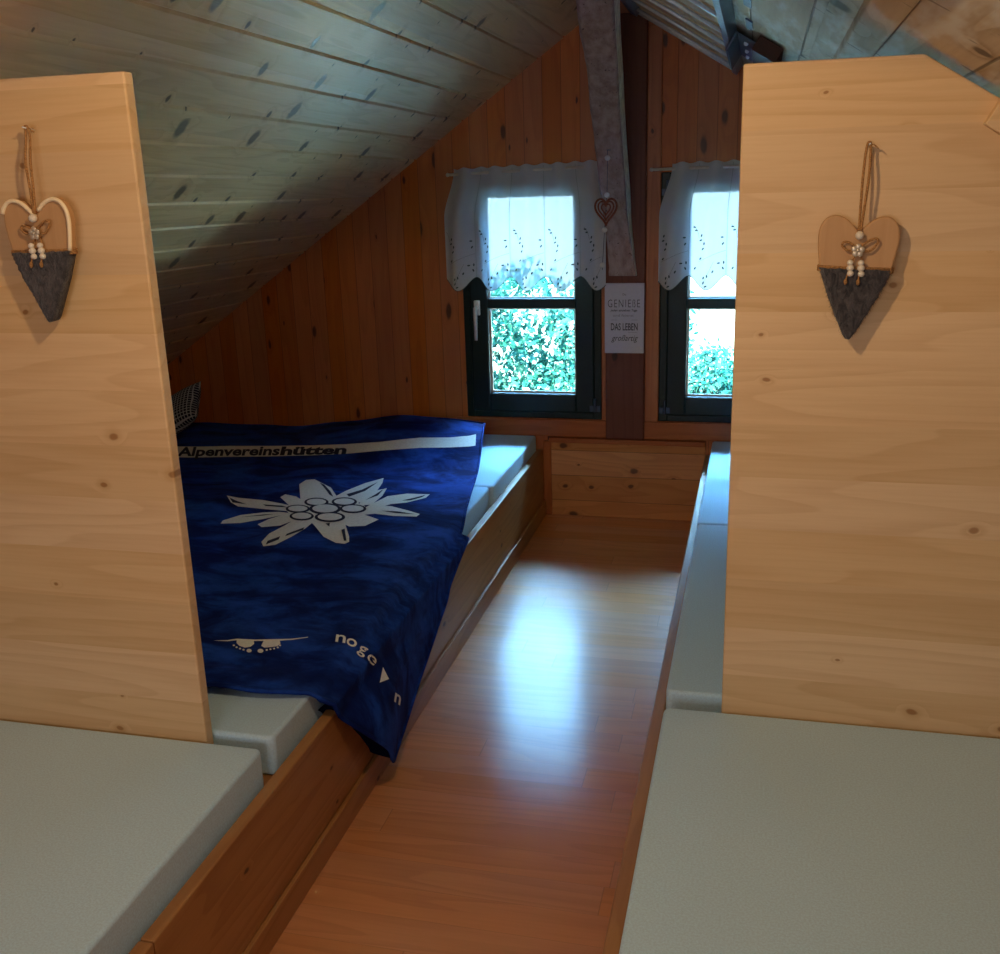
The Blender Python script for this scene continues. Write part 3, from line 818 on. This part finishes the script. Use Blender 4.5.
from mathutils.bvhtree import BVHTree
BVH = BVHTree.FromPolygons([tuple(p) for p in vs], fs)
def on_cloth(u, v, e):                       # where a measured spot lies on the cloth, raised by e
    d = (rt2*((u-500)/FPX) + dn2*((v-477)/FPX) + fw).normalized()
    h, n_, i_, _d = BVH.ray_cast(CAM, d)
    if h is None:
        h, n_, i_, _d = BVH.find_nearest(on(u, v, 2, MT+.03))
    if n_.dot(d) > 0: n_ = -n_
    return h + n_*e
def decal(name, polys, mat, e, parent, cuts=.018, presub=None):
    """flat print: polygons in measured image points carried on to the cloth"""
    bm = bmesh.new()
    for P in polys:
        try: bm.faces.new([bm.verts.new((u, v, 0)) for u, v in P])
        except ValueError: pass
    bmesh.ops.triangulate(bm, faces=bm.faces[:])
    for _ in range(6):
        es = [ed for ed in bm.edges if ed.calc_length() > 4.0]
        if not es: break
        bmesh.ops.subdivide_edges(bm, edges=es, cuts=1); bmesh.ops.triangulate(bm, faces=bm.faces[:])
    bm.verts.index_update()
    V_ = [on_cloth(v.co.x, v.co.y, e) for v in bm.verts]; F_ = [[v.index for v in f_.verts] for f_ in bm.faces]; bm.free()
    return obj(name, V_, F_, mat, parent)
E1, E2 = .0030, .0048
# white stripe
st = [(172, 447.0), (200, 447.2), (230, 446.5), (270, 446.5), (310, 446), (345, 444.8), (380, 442.5), (405, 439.6), (420, 438.2), (450, 438.0), (470, 436.2), (476, 434.8)]
sb = [(172, 458.0), (200, 458), (230, 457.5), (270, 457), (310, 456), (345, 454.5), (380, 451.2), (405, 449.4), (420, 448.4), (450, 448.0), (470, 447.0), (475.5, 446.2)]
decal('white_stripe', [[st[i], st[i+1], sb[i+1], sb[i]] for i in range(len(st)-1)], M['print'], E1, bl)
def cloth_text(body, org, ex, ey, e, mat, parent, **kw):
    vs, fs, tw = text_mesh(body, **kw)
    bm = bmesh.new(); B = [bm.verts.new((org[0]+(x/tw)*ex[0]+y*ey[0], org[1]+(x/tw)*ex[1]+y*ey[1], 0)) for x, y in vs]
    for f_ in fs:
        try: bm.faces.new([B[i] for i in f_])
        except ValueError: pass
    bm.verts.index_update()
    V_ = [on_cloth(v.co.x, v.co.y, e) for v in bm.verts]; F_ = [[v.index for v in f_.verts] for f_ in bm.faces]; bm.free()
    return obj('lettering', V_, F_, mat, parent)
cloth_text('Alpenvereins', (177, 457.0), (102, -1.2), (3.2, -12.5), E2, M['ink'], bl, bold=.034, shear=.0)
cloth_text('hütten', (280, 455.8), (66, -1.3), (3.0, -11.5), E2, M['ink'], bl, bold=.045, shear=.0)
# edelweiss
def em(L): return [(170+x/3.125, 430+y/3.125) for x, y in L]
petals = [
 [(408, 222), (404, 172), (425, 158), (452, 156), (475, 168), (503, 182), (520, 207), (515, 228), (470, 240)],
 [(500, 232), (512, 212), (550, 192), (610, 168), (668, 152), (664, 168), (640, 202), (600, 226), (560, 240)],
 [(590, 238), (600, 218), (650, 190), (678, 184), (664, 208), (630, 236)],
 [(600, 250), (625, 236), (680, 209), (740, 201), (812, 203), (800, 214), (740, 229), (690, 234), (640, 250)],
 [(600, 250), (640, 240), (690, 240), (745, 254), (781, 265), (770, 273), (700, 271), (640, 264), (600, 268)],
 [(560, 262), (600, 264), (652, 282), (610, 302), (560, 304), (530, 290)],
 [(430, 278), (545, 288), (560, 335), (560, 352), (546, 358), (518, 355), (480, 336), (455, 305)],
 [(455, 284), (422, 311), (380, 336), (330, 361), (292, 366), (286, 352), (310, 326), (360, 300), (395, 278)],
 [(400, 280), (345, 301), (287, 306), (274, 297), (308, 281), (360, 265), (410, 262)],
 [(380, 262), (290, 281), (220, 293), (158, 295), (165, 285), (220, 268), (290, 260), (340, 258)],
 [(390, 258), (300, 250), (212, 241), (190, 228), (178, 207), (215, 214), (290, 221), (350, 232), (400, 244)],
 [(380, 245), (345, 212), (360, 203), (395, 210), (430, 232)],
 [(360, 250), (400, 225), (480, 215), (560, 218), (610, 240), (600, 268), (540, 290), (450, 290), (390, 280)]]
emb = decal('edelweiss_print', [em(p) for p in petals], M['print'], E1, bl)
ink = []
def ell(cx, cy, rx, ry, n_=20): return [(cx+rx*math.cos(2*PI*i/n_), cy+ry*math.sin(2*PI*i/n_)) for i in range(n_)]
flor = [(485, 250, 50, 18), (458, 229, 38, 14), (545, 228, 40, 14), (572, 250, 42, 14), (500, 276, 48, 16), (412, 273, 38, 14), (400, 250, 38, 13)]
for cx, cy, rx, ry in flor: ink.append(em(ell(cx, cy, rx, ry)))
ink += [em(p) for p in (
 [(468, 168), (482, 174), (502, 196), (510, 212), (498, 205), (484, 186)],
 [(300, 362), (306, 350), (345, 336), (340, 346)],
 [(360, 336), (366, 328), (420, 308), (416, 316)],
 [(536, 316), (546, 312), (552, 350), (544, 350)],
 [(724, 224), (760, 216), (800, 206), (786, 214), (750, 224)],
 [(196, 230), (186, 214), (206, 224), (240, 236)],
 [(552, 204), (600, 190), (650, 166), (610, 194), (560, 212)],
 [(612, 222), (640, 206), (668, 188), (650, 208)],
 [(660, 256), (710, 258), (770, 267), (710, 264)],
 [(486, 296), (500, 294), (498, 306)],
 [(220, 276), (290, 268), (330, 266), (290, 271)],
 [(290, 236), (350, 240), (370, 246), (300, 241)])]
decal('edelweiss_lines', ink, M['ink'], E2, emb)
decal('edelweiss_florets', [em(ell(cx, cy, rx*.80, ry*.70)) for cx, cy, rx, ry in flor], M['print'], .0062, emb)
# thin line with two rounded shapes and dots (near edge of the blanket)
q = lambda L: [(200+x/4.348, 610+y/4.348) for x, y in L]
mk = [[(60, 137), (120, 135), (160, 129), (240, 133), (330, 131), (400, 129), (470, 121), (470, 124), (400, 134), (330, 139), (240, 139), (160, 136), (120, 140)],
      [(160, 134), (234, 136), (236, 152), (220, 164), (196, 168), (172, 160), (160, 148)],
      [(278, 136), (345, 134), (350, 150), (336, 162), (306, 166), (280, 168), (266, 160)],
      ell(214, 181, 11, 8, 12), ell(263, 182, 13, 9, 12)]
for cx, cy in ((148, 158), (160, 166), (175, 172), (190, 177), (290, 178), (306, 175), (322, 172), (338, 167), (348, 158)): mk.append(ell(cx, cy, 5, 4, 8))
decal('logo_print', [q(p) for p in mk], M['print'], E1, bl)
# lettering on the turned corner: noge > p
for ch, og, ex, ey in (('n', (335.3, 642.4), (10, 1.5), (2.5, -15.5)), ('o', (345.7, 645.0), (9.5, 3.5), (4.5, -15)),
                       ('g', (356.6, 651.0), (8.4, 5), (7, -13.6)), ('e', (365.8, 659.0), (6.6, 7), (10, -11.5))):
    cloth_text(ch, og, ex, ey, E1, M['print'], bl, bold=.012)
decal('triangle_print', [q([(792, 250), (778, 318), (818, 302)])], M['print'], E1, bl)
cloth_text('n', (393.0, 701.0), (6.0, 4.2), (3.0, -18), E1, M['print'], bl, bold=.02)

# ------------------------------------------------------------------ pillow
PILLOW = (-2.675, 4.22, .560)
pw = thing('pillow', (-2.80, 4.30, .53), 'navy pillow with fine white check at the far left end of the bunk', 'pillow')
vs = []; fs = []; n_ = 28; a_ = .18; b_ = .125
for sgn in (1, -1):
    for j in range(n_+1):
        for i in range(n_+1):
            u = -1+2*i/n_; v = -1+2*j/n_
            th = .055*max(0, (1-abs(u)**3))**.55*max(0, (1-abs(v)**3))**.55
            px = u*a_*(1-.07*(1-abs(v))**1.0*abs(u)**4); pz = v*b_*(1-.07*(1-abs(u))*abs(v)**4)
            vs.append((px, sgn*-th, pz))
k1 = (n_+1)**2
for j in range(n_):
    for i in range(n_):
        q4 = (j*(n_+1)+i, j*(n_+1)+i+1, (j+1)*(n_+1)+i+1, (j+1)*(n_+1)+i)
        fs.append(q4); fs.append(tuple(k1+x for x in reversed(q4)))
po = obj('pillow_case', [Vector(v)+Vector((-2.80, 4.30, .53)) for v in vs], fs, M['check'], pw, True)
pw.matrix_world = Matrix.Translation(PILLOW) @ Matrix.Rotation(math.radians(-30), 4, 'Y') @ Matrix.Rotation(math.radians(-54), 4, 'X')

# ------------------------------------------------------------------ slatted rack under the right slope next to the gable
ra = thing('slatted_rack', (-.3, 4.0, 2.05), 'slatted rack with steel rods and blue grey side rails under the roof slope', 'rack')
def RP(x, y, off): 
    nn = Vector((-SR, 0, 1)).normalized(); return Vector((x, y, roofR(x, y))) - nn*off
def rbox(x0, x1, y0, y1, o0, o1):
    a = [RP(x0, y0, o0), RP(x1, y0, o0), RP(x1, y0, o1), RP(x0, y0, o1)]
    return MB().prism(a, dR*(y1-y0), .002)
rbox(-.118, -.098, 2.2, 4.60, .004, .050).build('side_rail', M['rail'], ra)
rbox(-.545, -.515, 2.2, 4.66, .004, .050).build('side_rail', M['rail'], ra)
ys = [4.70, 4.58, 4.25, 3.92, 3.60, 3.27, 2.95, 2.60, 2.25]
for a, b in zip(ys[1:], ys): rbox(-.52, -.115, a+.022, b-.022, .006, .020).build('slat', M['slat'], ra)
for y in ys[:-1]:
    MB().tube([RP(-.53, y, .030), RP(-.108, y, .030)], .0065, 10).build('rod', M['metal'], ra, True)
br_ = thing('bracket', (-.07, 4.0, 1.98), 'dark blue steel angle bracket with bolts beside the slatted rack', 'bracket')
rbox(-.092, -.030, 3.55, 4.10, .012, .018).build('plate', M['darkmetal'], br_)
rbox(-.096, -.088, 3.55, 4.10, .012, .075).build('flange', M['darkmetal'], br_)
for y in (3.65, 3.85, 4.02):
    MB().ball(RP(-.062, y, .020), .008, 10).build('bolt', M['metal'], br_, True)
for y in (2.75, 3.15):
    tag(rbox(-.060, -.040, y, y+.16, .011, .016).build('slot_plate', M['darkmetal']), 'dark slot plate on the roof board right of the rack, %s' % ('nearer one' if y < 3 else 'one by the bracket'), 'plate', 'slot plates on the roof board')
tag(rbox(-.025, .045, 3.40, 4.05, .004, .050).build('wood_block', M['darkwood']), 'dark stained wood block under the roof boards behind the right partition', 'block')

# ------------------------------------------------------------------ outside: meadow and trees
tag(MB().box((-16, GY+.8, -3.4), (15, GY+13, -3.0)).build('ground_outside', M['meadow']), kind='structure')
def tree(x, y, zc_, rad, n, seed, label, h=1.0):
    rr = random.Random(seed)
    t = thing('tree', (x, y, -3.0), label, 'tree', 'trees outside the windows')
    MB().tube(catmull([(x, y, -3.0), (x+.1, y, -1.6), (x-.05, y+.1, zc_)], 6), .13, 10).build('trunk', M['bark'], t, True)
    blobs = [(Vector((x+rr.uniform(-1, 1)*rad*.75, y+rr.uniform(-.5, .5)*rad*.6, zc_+rr.uniform(-1, .95)*rad*.72*h)), rad*rr.uniform(.22, .42)) for _ in range(22)]
    V_ = []; F_ = []
    for _ in range(n):
        c, r = rr.choice(blobs)
        d = Vector((rr.gauss(0, 1), rr.gauss(0, 1), rr.gauss(0, 1))).normalized()*r*rr.uniform(.55, 1.05); p = c+d
        a = Vector((rr.gauss(0, 1), rr.gauss(0, 1), rr.gauss(0, 1))).normalized(); b = a.orthogonal().normalized(); L = rr.uniform(.03, .06); W_ = L*.45
        i = len(V_); V_ += [p-a*L, p+b*W_, p+a*L, p-b*W_]; F_.append((i, i+1, i+2, i+3))
    obj('foliage', V_, F_, M['leaf'], t)
tree(-2.0, 9.2, -.30, 1.32, 15000, 11, 'green leafy tree seen through the left window')
tree(-.20, 12.6, -1.45, 1.45, 13000, 12, 'green leafy tree seen through the right window')

# ------------------------------------------------------------------ light
w = bpy.data.worlds.new('sky'); S.world = w; w.use_nodes = True
t = w.node_tree; t.nodes.clear()
o = t.nodes.new('ShaderNodeOutputWorld'); bg = t.nodes.new('ShaderNodeBackground')
tc = t.nodes.new('ShaderNodeTexCoord'); sp = t.nodes.new('ShaderNodeSeparateXYZ'); cr_ = t.nodes.new('ShaderNodeValToRGB')
t.links.new(tc.outputs['Generated'], sp.inputs[0])
mr = t.nodes.new('ShaderNodeMapRange'); mr.inputs[1].default_value = -1; mr.inputs[2].default_value = 1
t.links.new(sp.outputs[2], mr.inputs[0]); t.links.new(mr.outputs[0], cr_.inputs[0])
cr_.color_ramp.elements[0].position = .42; cr_.color_ramp.elements[0].color = (.74, .94, .88, 1)
cr_.color_ramp.elements[1].position = .50; cr_.color_ramp.elements[1].color = (.66, .88, 1, 1)
e = cr_.color_ramp.elements.new(.70); e.color = (.26, .58, 1, 1)
e = cr_.color_ramp.elements.new(.9); e.color = (.22, .56, 1, 1)
t.links.new(cr_.outputs[0], bg.inputs[0]); mr2 = t.nodes.new('ShaderNodeMapRange'); mr2.interpolation_type = 'SMOOTHSTEP'
t.links.new(sp.outputs[2], mr2.inputs[0])
for q, x in enumerate((.41, .90, 4.6, 380.0)): mr2.inputs[q+1].default_value = x
t.links.new(mr2.outputs[0], bg.inputs[1])
t.links.new(bg.outputs[0], o.inputs[0])
def lamp(name, ty, loc, energy, col, rot=None, **kw):
    l = bpy.data.lights.new(name, ty); l.energy = energy; l.color = col
    for a, b in kw.items(): setattr(l, a, b)
    ob = bpy.data.objects.new(name, l); COL.objects.link(ob); ob.location = loc
    if rot: ob.rotation_euler = rot
    return ob
for W in (W1, W2):
    p = lamp('window_portal', 'AREA', ((W[0]+W[1])/2, GY+.16, (W[2]+W[3])/2), 1, (1, 1, 1), (math.radians(-90), 0, 0), shape='RECTANGLE', size=W[1]-W[0], size_y=W[3]-W[2])
    p.data.cycles.is_portal = True
lamp('sun', 'SUN', (0, -5, 12), 400.0, (1, .95, .85), (math.radians(52), 0, math.radians(-18)), angle=.01)
# warm lamp of the attic, behind and above the viewer
lamp('ceiling_lamp', 'SPOT', (-.45, 1.15, 2.05), 19.5, (1, .70, .40), (0, 0, 0), shadow_soft_size=.03, spot_size=math.radians(163), spot_blend=.10)

lamp('front_fill', 'AREA', (-.6, -1.45, 1.35), 14, (.98, .95, .92), (math.radians(90), 0, 0), shape='RECTANGLE', size=1.5, size_y=.8)  # added soft fill behind the camera, brightening beds and gable; no window there
# ------------------------------------------------------------------ camera
cam = bpy.data.cameras.new('camera'); co = bpy.data.objects.new('camera', cam); COL.objects.link(co)
cam.sensor_width = 36; cam.sensor_fit = 'HORIZONTAL'; cam.lens = FPX*36/1000
cam.clip_start = .02
Mx = Matrix((rt2, -dn2, -fw)).transposed().to_4x4(); Mx.translation = CAM
co.matrix_world = Mx
S.camera = co
S.view_settings.view_transform = 'Standard'
S.view_settings.look = 'None'
S.view_settings.exposure = .28
S.cycles.use_denoising = True
S.cycles.max_bounces = 10; S.cycles.diffuse_bounces = 5; S.cycles.transparent_max_bounces = 12
S.cycles.caustics_reflective = False; S.cycles.caustics_refractive = False
